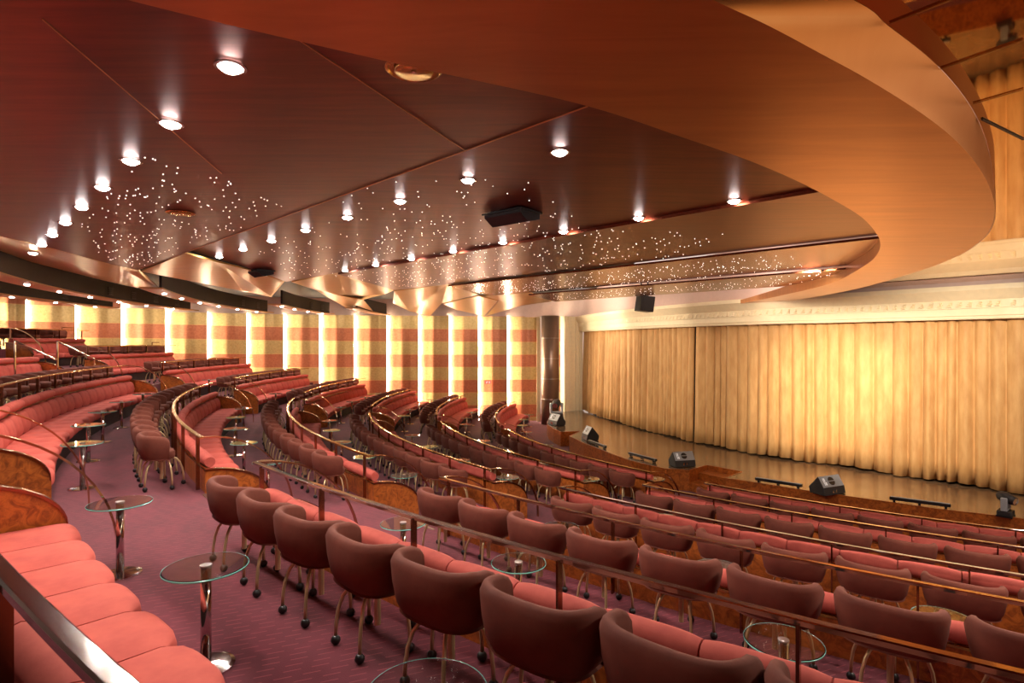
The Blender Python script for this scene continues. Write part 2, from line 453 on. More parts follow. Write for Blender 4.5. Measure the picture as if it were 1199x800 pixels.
# ---------------------------------------------------------------- handrails
def make_rail(k, a0, a1, arch0, arch1, near):
    R = BND[k]; zt = RAILZ[k]; zf = FLOOR[rk[rk.index(k)-1]]; zl = FLOOR[k]
    root = thing('handrail', at((a0+a1)/2, R, zf))
    L = Vector(root.location)
    def put(name, mb, mat, par=root, smooth=False, bevel=0):
        mb.v = [tuple(Vector(p)-L) for p in mb.v]
        return obj(name, mb, mat, par, smooth, bevel=bevel)
    n = max(8, int((a1-a0)*R*.02/.25)+8)
    hw = .023
    prof = [(-hw, -.012), (hw, -.012), (hw, .007), (hw-.006, .012), (-hw+.006, .012), (-hw, .007)]
    rm = M['railtop'] if near else M['brass']
    mb = MB(); mb.sweep([at(a0+(a1-a0)*i/n, R+.022, zt-.014) for i in range(n+1)], prof); put('top_rail', mb, rm)
    dp = math.degrees(1.08/R)
    for i in range(int((a1-a0-.9)/dp)+1):
        phi = a0+.45+dp*i if near else a1-.4-dp*i
        c = at(phi, R+.034, 0); a = RAD(phi); t = Vector((-SIN(a), COS(a), 0)); u = Vector((COS(a), SIN(a), 0))
        mb = MB(); w, d = .007, .02
        mb.add([c-t*w-u*d+Vector((0,0,zf)), c+t*w-u*d+Vector((0,0,zf)), c+t*w+u*d+Vector((0,0,zf)), c-t*w+u*d+Vector((0,0,zf)),
                c-t*w-u*d+Vector((0,0,zt-.02)), c+t*w-u*d+Vector((0,0,zt-.02)), c+t*w+u*d+Vector((0,0,zt-.02)), c-t*w+u*d+Vector((0,0,zt-.02))],
               [(0,3,2,1),(4,5,6,7),(0,1,5,4),(1,2,6,5),(2,3,7,6),(3,0,4,7)])
        put('post', mb, M['bronze'])
    for on, phi in ((arch0, a0+.03), (arch1, a1-.03)):
        if not on: continue
        mb = MB(); pts = []
        for i in range(15):
            t = PI/2*i/14
            pts.append(at(phi, R-1.0*SIN(t), zl+.1+(zt-.014-zl-.1)*COS(t)))
        pts.append(at(phi, R-1.0, zl))
        rings = []
        a = RAD(phi); tt = Vector((-SIN(a), COS(a), 0))
        for i, p in enumerate(pts):
            d = (pts[min(i+1, len(pts)-1)]-pts[max(i-1, 0)]).normalized(); w = d.cross(tt)
            rings.append([p+tt*.019-w*.008, p+tt*.019+w*.008, p-tt*.019+w*.008, p-tt*.019-w*.008])
        mb.loft(rings); put('curved_end', mb, M['copperrail'])
    return root
# ---------------------------------------------------------------- pedestal tables
def make_table():
    root = thing('pedestal_table')
    h = .53
    mb = MB(); mb.lathe([(.001, h-.012), (.20, h-.012), (.205, h-.008), (.205, h-.004), (.20, h), (.001, h)], 40)
    obj('glass_top', mb, M['glass'], root, smooth=False)
    mb = MB()
    mb.loft([[(q*COS(2*PI*k/40), q*SIN(2*PI*k/40), z) for k in range(40)] for q, z in ((.2055, h-.0105), (.2068, h-.006), (.2055, h-.0015), (.2052, h-.006))], close=True)
    obj('bevelled_edge', mb, M['edge'], root, smooth=True)
    mb = MB(); mb.lathe([(.026, .01), (.026, h-.0125)], 18); obj('stem', mb, M['chrome'], root, smooth=True)
    mb = MB(); mb.lathe([(.14, 0), (.14, .008), (.12, .014), (.03, .02)], 28); obj('base_plate', mb, M['chrome'], root)
    mb = MB(); mb.lathe([(.03, h+.0005), (.03, h+.007), (.022, h+.009), (.001, h+.009)], 18); obj('cap', mb, M['nosing'], root)
    return root
table0 = make_table(); tused = [False]
def place_table(k, phi, idx, block):
    o = table0 if not tused[0] else copy_tree(table0); tused[0] = True
    o.location = at(phi, BND[k]-.97, FLOOR[k]); o.rotation_euler = (0, 0, RAD(phi))
    tag(o, f"{ORD[idx]} round glass table from {BLOCK[block][0]}, {SOFAROW[k]} sofa row from stage, {BLOCK[block][1]}", 'table', f'glass tables in the {BLOCK[block][2]}')
SOFAROW = {'F': 'first', 'E': 'second', 'D': 'third', 'C': 'fourth', 'B': 'fifth', 'A': 'sixth', 'Z': 'seventh', 'Y': 'eighth'}
# ---------------------------------------------------------------- lay out the seating
NSTART, NEND = 223.8, 246.0
MSTART, MEND = 194.4, 219.4
chair_pitch = .62
for k in ['A', 'B', 'C', 'D', 'E', 'F']:
    last = {'A': 236.5, 'B': 239, 'C': 240.5, 'D': 241.5, 'E': 243, 'F': 245}[k]
    s = make_sofa(k, NSTART, last, 'near', .5, (True, False))
    tag(s, f"long salmon banquette in the right-hand block, {SOFAROW[k]} sofa row from the stage", 'sofa', 'banquettes')
    r = make_rail(k, NSTART+.05, last, True, False, True)
    tag(r, f"polished handrail above the {SOFAROW[k]} sofa row from the stage, right-hand block", 'handrail', 'handrails')
    z = 2.0 if k in 'AB' else 2.0
for k in ['Z', 'A', 'B', 'C', 'D', 'E', 'F']:
    s = make_sofa(k, MSTART, MEND if k != 'Z' else 206, 'mid', 1.0, (True, k != 'Z'))
    tag(s, f"long salmon banquette in the middle block, {SOFAROW[k]} sofa row from the stage", 'sofa', 'banquettes')
    if k != 'Z':
        r = make_rail(k, MSTART, MEND-.05, True, True, False)
        tag(r, f"brass handrail above the {SOFAROW[k]} sofa row from the stage, middle block", 'handrail', 'handrails')
for k in ['Y', 'Z', 'A', 'B', 'C', 'D', 'E', 'F']:
    s = make_sofa(k, FAR_END[k], FAR_START, 'far', 1.0, (False, True))
    tag(s, f"salmon banquette by the striped wall, {SOFAROW[k]} sofa row from the stage, far block", 'sofa', 'banquettes')
    r = make_rail(k, FAR_END[k]-.6, FAR_START, False, True, False)
    tag(r, f"brass handrail above the {SOFAROW[k]} sofa row from the stage, far block", 'handrail', 'handrails')
# chairs, right-hand block: surveyed spacing
for k, first, pit, n in (('A', 225.4, 1.44, 9), ('B', 225.2, 1.72, 9), ('C', 225.4, 1.92, 8), ('D', 225.3, 2.1, 8), ('E', 225.2, 2.35, 8)):
    for i in range(n): place_chair(k, first+pit*i, i, 'near')
for k in 'ZABCDE':
    nxt = rk[rk.index(k)+1]
    pit = math.degrees(.615/(BND[nxt]+.345)); n = int((MEND-MSTART-1.2)/pit)
    if k == 'Z': continue
    for i in range(n): place_chair(k, MEND-.9-pit*(i+.35), i, 'mid')
nxt = 'A'; pit = math.degrees(.615/(BND['A']+.345))
for i in range(16): place_chair('Z', MSTART+.9+pit*i, i, 'mid')
for k in 'XYZABCDE':
    nxt = rk[rk.index(k)+1]
    pit = math.degrees(.615/(BND[nxt]+.345)); lim = FAR_END[nxt]+.3
    n = int((FAR_START-.7-lim)/pit)+1
    for i in range(n): place_chair(k, FAR_START-.8-pit*i, i, 'far', 4)
for k, phis in (('A', [223.6+.9, 228.6, 232.6]), ('B', [226.0, 229.6, 234.3]), ('C', [226.5, 231.6, 236.4]), ('D', [227, 232.5, 237.5]), ('E', [227.5, 234])):
    for i, phi in enumerate(phis): place_table(k, phi, i, 'near')
for k, sp in (('A', 4.35), ('B', 4.7), ('C', 5.1), ('D', 5.6), ('E', 6.0), ('F', 6.5)):
    phi = MEND-2.6; i = 0
    while phi > MSTART+.8: place_table(k, phi, i, 'mid'); phi -= sp; i += 1
for k, sp in (('A', 4.35), ('B', 4.7), ('C', 5.1), ('D', 5.6), ('E', 6.0), ('F', 6.5)):
    phi = FAR_START-2.4; i = 0
    while phi > FAR_END[k]+.8: place_table(k, phi, i, 'far'); phi -= sp; i += 1
# small guard frames between the last sofa and the wall
for k in 'YZABCDE':
    R = BND[k]+.9; zf = FLOOR[rk[rk.index(k)-1]]
    a0 = FAR_END[k]-.5; a1 = a0-math.degrees(.75/R)
    mb = MB()
    pts = [at(a0, R, zf), at(a0, R, zf+.74), at(a1, R, zf+.74), at(a1, R, zf)]
    base = at((a0+a1)/2, R, zf)
    root = thing('guard_frame', base)
    for nm, p, q in (('post', pts[0], pts[1]), ('top_rail', pts[1], pts[2]), ('post', pts[2], pts[3])):
        mb = MB(); mb.tube([p-base, q-base], .018, 6); obj(nm, mb, M['bronze'], root)
    tag(root, f"small metal guard frame by the striped wall behind the {SOFAROW[k]} sofa row from stage", 'guard frame', 'guard frames along the wall')
# ---------------------------------------------------------------- striped side wall
wl = tag(thing('wall_left', (0, 0, 0)), kind='structure')
SH = .574
def wall_panel(xa, xb, top=3.06):
    p, q = wallpt(xa), wallpt(xb)
    t = Vector((q.x-p.x, q.y-p.y, 0)); t.normalize(); nrm = Vector((t.y, -t.x, 0))
    n = 26; vs = []; uv = []; fs = []
    zt = EYE+1.22 if xa > 180 else EYE+1.22+.35*min(1, (180-xa)/100)
    for i in range(n+1):
        s = i/n
        d = .13*s**1.5 + .05*math.exp(-((s-.5)/.13)**2) - .02*math.exp(-((s-.72)/.08)**2)
        b = p.lerp(q, s)
        c = Vector((b.x, b.y, 0)) + nrm*(d-.13)
        z0 = b.z
        for zz in (0, zt):
            vs.append((c.x, c.y, zz)); uv.append((s, (zz-z0)/SH))
    for i in range(n): fs.append((2*i, 2*i+2, 2*i+3, 2*i+1))
    # closing edge at the proud end gives the panel its depth
    e0 = Vector((q.x, q.y, 0)) - nrm*.13
    o = len(vs); vs += [(e0.x, e0.y, 0), (e0.x, e0.y, zt)]; uv += [(1, -q.z/SH), (1, (zt-q.z)/SH)]
    fs.append((2*n, o, o+1, 2*n+1))
    me = bpy.data.meshes.new('wall_panel'); me.from_pydata(vs, [], fs)
    ul = me.uv_layers.new(name='stripe')
    for lp in me.loops: ul.data[lp.index].uv = uv[lp.vertex_index]
    me.materials.append(M['foil']); smooth_angle(me, 35)
    link('wall_panel', me, wl)
    if xb > 620: return
    # light tube standing in the slot behind the proud edge
    c = Vector((q.x, q.y, 0)) - nrm*.085 + t*.012
    mb = MB(); w = .012; h = .04
    mb.add([c-nrm*h, c+t*w-nrm*h, c+t*w+nrm*h, c+nrm*h] + [v+Vector((0, 0, zt)) for v in (c-nrm*h, c+t*w-nrm*h, c+t*w+nrm*h, c+nrm*h)],
           [(0,3,2,1),(4,5,6,7),(0,1,5,4),(1,2,6,5),(2,3,7,6),(3,0,4,7)])
    obj('light_strip', mb, M['tube'], wl)
for xa, xb in zip(WALLX[:-1], WALLX[1:]): wall_panel(xa, xb)
mb = MB(); mb.box(1.12, 1.30, 26.18, 26.26, 0, EYE+1.2); obj('pale_strip', mb, M['cream'], wl)
mb = MB()   # plain wall above the panels
up = [wallpt(x) for x in WALLX]
back = []
for i, p in enumerate(up):
    q = up[min(i+1, len(up)-1)]; r = up[max(i-1, 0)]
    t = Vector((q.x-r.x, q.y-r.y, 0)).normalized(); nn = Vector((t.y, -t.x, 0))
    back.append(Vector((p.x, p.y, 0)) - nn*.16)
rings = []
for b in back: rings.append([(b.x, b.y, 0), (b.x, b.y, EYE+2.0), (b.x-.1, b.y+.1, EYE+2.0), (b.x-.1, b.y+.1, 0)])
mb.loft(rings); obj('upper_wall', mb, M['upper'], wl)
# ---------------------------------------------------------------- ceiling
H = 1.26; ZRNG = 1.08; ZM = 1.30
SUMS = [-4*H, 2.75*H, 5.7*H, 8.7*H, 11.75*H, 14.95*H]
ceil = tag(thing('ceiling', (0, 0, 0)), kind='structure')
TILT = [.002, .07, -.03, -.045, -.06]
def hp(x, y, z=H): p = spot(x, y, z); return (p.x, p.y)
rear = [[(-11.5, 2.0), hp(-60, 262), hp(0, 276.3), hp(66, 292), hp(132, 310), hp(163.5, 316.7)],
        [hp(217.5, 296.8), hp(250, 305.8), hp(288.5, 315.5), hp(333.5, 330)],
        [hp(394.5, 319.3), hp(462, 340)], [hp(525, 333), hp(560, 345)], [hp(621, 343), hp(646.5, 353)]]
right = [(hp(150, 0), hp(720, 135)), (hp(720, 135), hp(985, 222)), (hp(985, 222), hp(1047, 278)), (hp(1047, 278), hp(1015, 311)), (hp(1015, 311), hp(985, 332))]
def on_sum(p, s):   # slide a point across the strip onto the strip's edge line
    d = (s-(p[0]+p[1]))/2
    return (p[0]+d, p[1]+d)
for i in range(5):
    s0, s1 = SUMS[i], SUMS[i+1]
    poly = list(rear[i])
    if i > 0: poly[0] = on_sum(poly[0], s0)
    poly[-1] = on_sum(poly[-1], s1)
    rr0, rr1 = right[i]
    poly.append(on_sum(rr1, s1))
    if i == 0: poly += [(3.0, -1.0), (3.0, -6.0), (-11.5, -6.0)]
    else: poly.append(on_sum(rr0, s0))
    zf = lambda p: EYE + H + TILT[i]*max(0, min(1, (s1-(p[0]+p[1]))/(s1-s0)))
    if i == 0: zf = lambda p: EYE+H+.002
    bt = [(p[0], p[1], zf(p)) for p in poly]; n = len(bt)
    mb = MB(); mb.add(bt + [(x, y, z+.03) for x, y, z in bt],
        [tuple(range(n-1, -1, -1)), tuple(range(n, 2*n))] + [(j, (j+1) % n, n+(j+1) % n, n+j) for j in range(n)])
    obj('ceiling_panel', mb, M['copper' if i < 3 else 'copper_lit'], ceil)
# bright joint lines between sheets
def seam(pts, par, w=.0022, mat='jointc', dz=-.002):
    mb = MB()
    mb.sweep([Vector((x, y, z+dz)) for x, y, z in pts], [(-w, -.002), (w, -.002), (w, .002), (-w, .002)])
    obj('joint', mb, M[mat], par)
def P3(x, y, z=H): return tuple(spot(x, y, z))
for a, b in (((50, 22), (260, 203)), ((344, 42), (545, 176))):
    seam([P3(*a), P3(*b)], ceil)
seam([tuple(list(on_sum(hp(163.5, 316.7), 2.75*H-.01))+[EYE+H]), tuple(list(on_sum(hp(690, 125), 2.75*H-.01))+[EYE+H])], ceil, .006)
# folded end flaps and their fascias
def polyobj(name, pts, mat, par, thick=.025):
    vs = [Vector(p) for p in pts]; n = len(vs)
    nrm = (vs[1]-vs[0]).cross(vs[2]-vs[0])
    mb = MB(); top = [v+Vector((0, 0, thick)) for v in vs]
    mb.add(vs+top, [tuple(range(n-1, -1, -1)), tuple(range(n, 2*n))] + [(j, (j+1) % n, n+(j+1) % n, n+j) for j in range(n)])
    return obj(name, mb, mat, par)
FL = [
 [(-60, 262, H), (0, 276.3, H), (66, 292, H), (132, 310, H), (163.5, 316.7, H), (192, 342.5, 1.2), (150, 334.7, 1.45), (120, 328, 1.5), (84, 319, 1.5), (37, 307, 1.5), (0, 293.5, 1.5), (-60, 274, 1.5)],
 [(165, 318, H), (217.5, 296.8, H), (250, 305.8, H), (288.5, 315.5, H), (333.5, 330, H), (318, 348, 1.2), (297.5, 343.5, 1.45), (264.5, 337, 1.5), (236, 330, 1.5), (183, 315.5, 1.5)],
 [(342, 330.5, H), (394.5, 319.3, H), (462, 340, H), (451.5, 344.5, 1.25), (426, 351, 1.25), (408, 349, 1.42), (375, 341.5, 1.5)],
 [(372, 341, 1.5), (426, 351.5, 1.25), (441, 369, 1.2), (407, 361, 1.25)],
 [(462, 341, H), (525, 333, H), (560, 345, H), (517.5, 355.5, 1.2), (504, 370, 1.2), (480, 364.5, 1.25), (460.5, 355, 1.35)],
 [(519, 356, 1.22), (561, 347, 1.22), (583.5, 352.5, 1.22), (567, 370, 1.2), (535.5, 363, 1.22)],
 [(562, 346.5, H), (621, 343, H), (646.5, 353, H), (610.5, 358, 1.2), (570, 370, 1.2), (585, 352, 1.24)]]
for f in FL: polyobj('folded_flap', [spot(*p) for p in f], M['flap'], ceil)
for R, a0, a1, name in ((BND['Z']+.4, 183.6, 200, 0), (BND['A']+.55, 181.0, 210, 1), (BND['B']+.5, 177.6, 202, 2), (BND['C']+.6, 174.6, 190, 3), (BND['D']+.6, 172.2, 186, 4)):
    mb = MB(); ring_sector(mb, R, R+.05, a0+1.2, a1, EYE+1.2, EYE+1.62, 30)
    bh = obj('bulkhead', mb, M['dark'], ceil)
    mb = MB(); ring_sector(mb, R-.02, R+.42, a0, a1, EYE+1.17, EYE+1.2, 30); obj('soffit_strip', mb, M['strip'], bh)
    # air grilles in the dark face
    for j in range(4 if name in (1,) else 2):
        if name > 3: break
        phi = a0+3.2+j*3.1; a = RAD(phi); t = Vector((-SIN(a), COS(a), 0)); u = Vector((-COS(a), -SIN(a), 0))
        c = at(phi, R, EYE+1.38); mb = MB()
        for z0, z1, w, d in [(-.1, -.085, .3, .03), (.085, .1, .3, .03)] + [(-.075+.04*q, -.06+.04*q, .28, .02) for q in range(4)]:
            p = [c-t*w/2+u*d, c+t*w/2+u*d, c+t*w/2, c-t*w/2]
            mb.add([v+Vector((0, 0, z0)) for v in p]+[v+Vector((0, 0, z1)) for v in p], [(0,3,2,1),(4,5,6,7),(0,1,5,4),(1,2,6,5),(2,3,7,6),(3,0,4,7)])
        obj('air_grille', mb, M['black'], bh)
mb = MB(); mb.box(-24, 3, -6, 30, EYE+1.95, EYE+2.0); obj('upper_slab', mb, M['dark'], ceil)
# ring soffit with rounded end, sloping fascia and mirror ceiling beyond
inner_px = [(-160, -90), (150, 0), (450, 71), (680, 122), (800, 161), (880, 189), (940, 215), (985, 239), (1010, 255), (1024, 270), (1031, 283), (1028, 297), (1013, 311), (974, 331.5), (920, 345), (862, 356.5), (820, 361)]
outer_px = [(640, -90), (835, 0), (900, 30), (960, 62), (1020, 95), (1080, 133), (1120, 165), (1147, 197), (1160, 222), (1165, 243), (1162, 262), (1150, 280), (1118, 301), (1060, 322), (985, 342), (900, 356), (822, 361.5)]
def v3(x, y, z): return Vector((x, y, EYE+z))
inn = spline([v3(-7.0, -1.6, ZRNG), v3(-3.1, .55, ZRNG)] + [spot(x, y, ZRNG) for x, y in inner_px], 5); out = spline([v3(-4.8, -1.9, ZRNG), v3(-1.4, .52, ZRNG)] + [spot(x, y, ZRNG) for x, y in outer_px], 5)
mb = MB(); n = len(inn)
vs = inn + out
up_in = [p+Vector((0, 0, (H-ZRNG+.08)*min(1, max(.01, (len(inn)-1-i)/14)))) for i, p in enumerate(inn)]
mb.add(vs + up_in, [(i, i+1, n+i+1, n+i) for i in range(n-1)] + [(2*n+i, 2*n+i+1, i+1, i) for i in range(n-1)])
rg = obj('ring_soffit', mb, M['ring'], ceil); smooth_angle(rg.data, 30)
top_px = [(800, -90), (1000, 0), (1040, 30), (1085, 65), (1115, 95), (1137, 125), (1152, 155), (1161, 190), (1165, 222), (1166.5, 243), (1164, 262), (1152, 280), (1120, 301), (1062, 322), (987, 342), (902, 356.2), (823, 361.7)]
fas = spline([v3(-4.2, -2.0, ZM), v3(-1.2, .78, ZM)] + [spot(x, y, ZM) for x, y in top_px], 5)
mb = MB(); mb.add(out + fas, [(i, i+1, n+i+1, n+i) for i in range(n-1)])
fo = obj('sloped_fascia', mb, M['ringside'], ceil); smooth_angle(fo.data, 60)
mpoly = [(p.x, p.y) for p in fas] + [(8.2, 15.6), (14, 11.2), (22, 9), (22, -6), (fas[0].x, -6)]
nm_ = len(mpoly); mb = MB()
mb.add([(x, y, EYE+ZM+.001) for x, y in mpoly]+[(x, y, EYE+ZM+.03) for x, y in mpoly], [tuple(range(nm_-1, -1, -1)), tuple(range(nm_, 2*nm_))] + [(j, (j+1) % nm_, nm_+(j+1) % nm_, nm_+j) for j in range(nm_)])
obj('mirror_ceiling', mb, M['mirror'], ceil)
for a, b in (((1042, 27), (1199, -35)), ((1102, 80), (1199, 46)), ((1140, 121), (1199, 104)), ((1150, 139), (1199, 163))):
    seam([P3(*a, ZM), P3(*b, ZM)], ceil, .006, 'brass' if b[1] < 150 else 'black', -.004)
# ---------------------------------------------------------------- downlights
def make_downlight():
    root = thing('downlight')
    mb = MB(); mb.lathe([(.07, 0), (.07, -.006), (.056, -.008), (.052, -.002)], 20); obj('trim_ring', mb, M['trimring'], root)
    mb = MB(); mb.lathe([(.001, -.03), (.025, -.027), (.044, -.016), (.05, .0), (.001, 0)], 16); obj('lens', mb, M['lamp'], root)
    ld = bpy.data.lights.new('downlight_lamp', 'SPOT'); ld.energy = 1; ld.spot_size = RAD(150); ld.spot_blend = .6
    ld.shadow_soft_size = .05; ld.color = (1, .88, .78)
    lo = bpy.data.objects.new('lamp', ld); col.objects.link(lo); lo.parent = root; lo.location = (0, 0, -.03)
    return root, ld
dl, ldata = make_downlight(); dused = False
lights = []
for nm, s0, start, step, cnt in (('nearest', 1.06*H, -1.016, -.535, 9), ('second', 3.39*H, .26, -.54, 8), ('third', 5.60*H, 1.56, -.55, 8)):
    for i in range(cnt):
        X = (start+step*i)*H; lights.append((X, s0-X, nm, i))
for X, Y, nm, i in lights:
    o = dl if not dused else copy_tree(dl); dused = True
    zt = EYE+H+(.0 if nm == 'nearest' else (.07*.78 if nm == 'second' else .07*.04))
    o.location = (X, Y, zt-.001)
    tag(o, f"{ORD[i]} bright downlight from the right in the {nm} ceiling row", 'ceiling light', 'downlights')
for R, a0, a1, nm, cnt in ((BND['A']+.74, 184, 206, 'second', 7), (BND['B']+.69, 180, 199, 'third', 6), (BND['C']+.79, 176.5, 188, 'fourth', 4), (BND['Z']+.6, 186, 198, 'first', 4)):
    for i in range(cnt):
        o = copy_tree(dl); o.location = at(a0+(a1-a0)*i/(cnt-1), R, EYE+1.17-.001)
        tag(o, f"{ORD[i]} small downlight from the wall in the {nm} orange soffit strip", 'ceiling light', 'soffit downlights')
# ---------------------------------------------------------------- star lights
def inside(p, poly):
    r = False; n = len(poly)
    for i in range(n):
        a, b = poly[i], poly[(i+1) % n]
        if (a[1] > p[1]) != (b[1] > p[1]) and p[0] < (b[0]-a[0])*(p[1]-a[1])/(b[1]-a[1])+a[0]: r = not r
    return r
def zoneh(px): return [hp(x, y) for x, y in px]
zones = [('nearest', zoneh([(178, 176), (345, 243), (222, 291), (165, 314), (120, 302), (92, 262)]), 240),
         ('second', zoneh([(425, 225), (600, 208), (690, 262), (560, 318), (470, 318), (340, 326), (300, 300)]), 330),
         ('third', zoneh([(640, 262), (850, 272), (800, 300), (645, 318), (470, 336), (420, 326)]), 330),
         ('fourth', zoneh([(640, 322), (850, 300), (930, 294), (945, 312), (820, 326), (640, 340), (575, 344)]), 330),
         ('farthest', zoneh([(640, 343), (815, 330), (985, 312), (972, 330), (820, 340.5), (655, 352)]), 220)]
smb = MB(); smb.lathe([(.001, -.004), (.0042, -.004), (.0042, .002), (.001, .002)], 6); sme = smb.data('star_light', M['star'])
AVOID = [(X, Y, .1) for X, Y, nm, i in lights] + [(hp(x, y)[0], hp(x, y)[1], r) for x, y, r in ((212, 249, .2), (625, 306, .2), (890, 324, .2), (600, 250, .4), (306, 317, .35))]
rest = MB(); allst = []
for zi, (nm, poly, cnt) in enumerate(zones):
    xs = [p[0] for p in poly]; ys = [p[1] for p in poly]; c = 0
    while c < cnt:
        p = (random.uniform(min(xs), max(xs)), random.uniform(min(ys), max(ys)))
        if not inside(p, poly): continue
        if any(math.hypot(p[0]-q[0], p[1]-q[1]) < q[2] for q in AVOID): continue
        s = p[0]+p[1]; c += 1
        i = max(j for j in range(5) if s >= SUMS[j])
        z = EYE+H+(.002 if i == 0 else TILT[i]*(SUMS[i+1]-s)/(SUMS[i+1]-SUMS[i]))
        allst.append((p[1], p[0], z, nm))
allst.sort()
for j, (y, x, z, nm) in enumerate(allst):
    if j < 300:
        o = link('star_light', sme, None, (x, y, z-.001))
        tag(o, 'tiny white star light set in the copper ceiling', 'star light', 'star lights in the ceiling')
    else:
        rest.lathe([(.001, -.004), (.0052, -.004), (.0052, .002), (.001, .002)], 5, (x, y, z-.001))
tag(obj('star_lights', rest, M['star']), 'field of tiny star lights in the farther copper ceiling panels', 'star lights', kind='stuff')
# ---------------------------------------------------------------- round vents, hatches, hanging speaker
for x, y, z, lab in ((485, 80, H, 'large round brass air diffuser beside the bronze soffit'), (212, 249, H, 'round brass air diffuser among stars in the nearest ceiling panel'),
                  (625, 306, H+.02, 'round brass air diffuser among stars in the third ceiling strip'), (890, 324, H+.03, 'round pale air diffuser in the farthest ceiling strip')):
    p = spot(x, y, z); root = thing('air_diffuser', p)
    mb = MB(); mb.lathe([(.125, 0), (.13, -.006), (.118, -.012), (.112, -.004)], 32); obj('outer_ring', mb, M['brass'], root)
    mb = MB(); mb.lathe([(.09, -.01), (.085, -.02), (.01, -.014)], 32); obj('disc', mb, M['brass'], root, smooth=True)
    mb = MB(); mb.lathe([(.012, -.013), (.012, -.022), (.004, -.024)], 10); obj('screw', mb, M['chrome'], root)
    tag(root, lab, 'air vent', 'round air diffusers')
for (x, y, w, d, lab) in ((600, 250, .46, .3, 'dark loudspeaker recessed in the second ceiling strip, under the second light row'), (306, 317, .34, .3, 'dark loudspeaker recessed in the copper ceiling above the middle block')):
    p = spot(x, y, H+.02); root = thing('ceiling_speaker', p, RAD(-40))
    mb = MB(); mb.box(-w/2-.02, w/2+.02, -d/2-.02, d/2+.02, -.015, 0); obj('frame', mb, M['black'], root)
    mb = MB(); mb.prism([(-d/2, 0), (d/2, 0), (d/2, -.05), (-d*.1, -.1), (-d/2, -.03)], lambda u, v, t: (t, u, v-.015), -w/2, w/2); obj('cabinet', mb, M['dark'], root)
    mb = MB(); mb.box(w*.36, w*.4, -.02, .05, -.105, -.09); obj('badge', mb, M['white'], root)
    tag(root, lab, 'loudspeaker', 'recessed ceiling speakers')
p = spot(755, 356, .95 if False else 1.12)
root = thing('hanging_speaker', p, RAD(20))
mb = MB(); mb.prism([(-.24, -.2), (.2, -.24), (.27, .2), (-.17, .24)], lambda u, v, t: (u, t, v), -.16, .16); obj('cabinet', mb, M['black'], root, bevel=.015)
mb = MB(); mb.prism([(-.18, -.16), (.15, -.19), (.2, .15), (-.12, .18)], lambda u, v, t: (u, t, v), -.17, -.16); obj('grille', mb, M['dark'], root)
mb = MB(); mb.box(-.12, -.09, -.02, .02, .2, .75); mb.box(.1, .13, -.02, .02, .2, .75); obj('bracket', mb, M['black'], root)
tag(root, 'black loudspeaker hanging below the ceiling edge before the cornice', 'loudspeaker')
# ---------------------------------------------------------------- stage
st = thing('stage', (0, 0, 0))
def sp(x, y): p = spot(x, y, -3.07); return (p.x, p.y)
front = [(2.2, 25.2), (1.75, 24.2), sp(641, 494), (1.36, 21.4), sp(649, 502.5), sp(657, 506), sp(680, 505), sp(667, 511), sp(684, 519), sp(702, 526), sp(721, 533.5), sp(740, 540), sp(760, 545), sp(780, 549), sp(807.5, 550.8),
         sp(829, 545), sp(869, 552.5), sp(849, 560), sp(890, 566), sp(940, 574), sp(994, 581.5), sp(1045, 588.5), sp(1096, 596), sp(1150, 602), sp(1199, 608), (10.6, 9.2), (12.5, 8.4), (15, 7.8), (18, 7.4)]
full = front + [(20, 14), (12, 24), (5, 29), (2.2, 27)]
n = len(full)
mb = MB(); mb.add([(x, y, STAGE_Z) for x, y in full] + [(x, y, STAGE_Z-.06) for x, y in full], [tuple(range(n)), tuple(range(2*n-1, n-1, -1))])
obj('stage_floor', mb, M['stage'], st)
mb = MB(); m = len(front)
mb.add([(x, y, -.02) for x, y in front] + [(x, y, STAGE_Z) for x, y in front], [(i, i+1, m+i+1, m+i) for i in range(m-1)])
obj('front_panel', mb, M['burl'], st)
mb = MB()
for a, b in zip(front[:-1], front[1:]):
    v = Vector((b[0]-a[0], b[1]-a[1], 0)); u = Vector((v.y, -v.x, 0)).normalized()
    A = Vector((*a, STAGE_Z)); B = Vector((*b, STAGE_Z))
    mb.add([A-u*.03, A+u*.008, B+u*.008, B-u*.03, A-u*.03+Vector((0,0,.006)), A+u*.008+Vector((0,0,.006)), B+u*.008+Vector((0,0,.006)), B-u*.03+Vector((0,0,.006))],
           [(0,3,2,1),(4,5,6,7),(0,1,5,4),(1,2,6,5),(2,3,7,6),(3,0,4,7)])
obj('edge_trim', mb, M['burl'], st)
a, b, c_, d = [Vector((*q, 0)) for q in (sp(807.5, 550.8), sp(829, 545), sp(869, 552.5), sp(849, 560))]
mb = MB()
for f0, f1, z in ((0.0, .55, .2), (.5, 1.0, .38)):
    q = [a.lerp(b, f0), a.lerp(b, f1), d.lerp(c_, f1), d.lerp(c_, f0)]
    mb.add([Vector((v.x, v.y, 0)) for v in q]+[Vector((v.x, v.y, z)) for v in q], [(0,3,2,1),(4,5,6,7),(0,1,5,4),(1,2,6,5),(2,3,7,6),(3,0,4,7)])
obj('stage_steps', mb, M['burl'], st)
tag(st, 'raised stage with dark glossy floor and burl wood front before the gold curtain', 'stage')
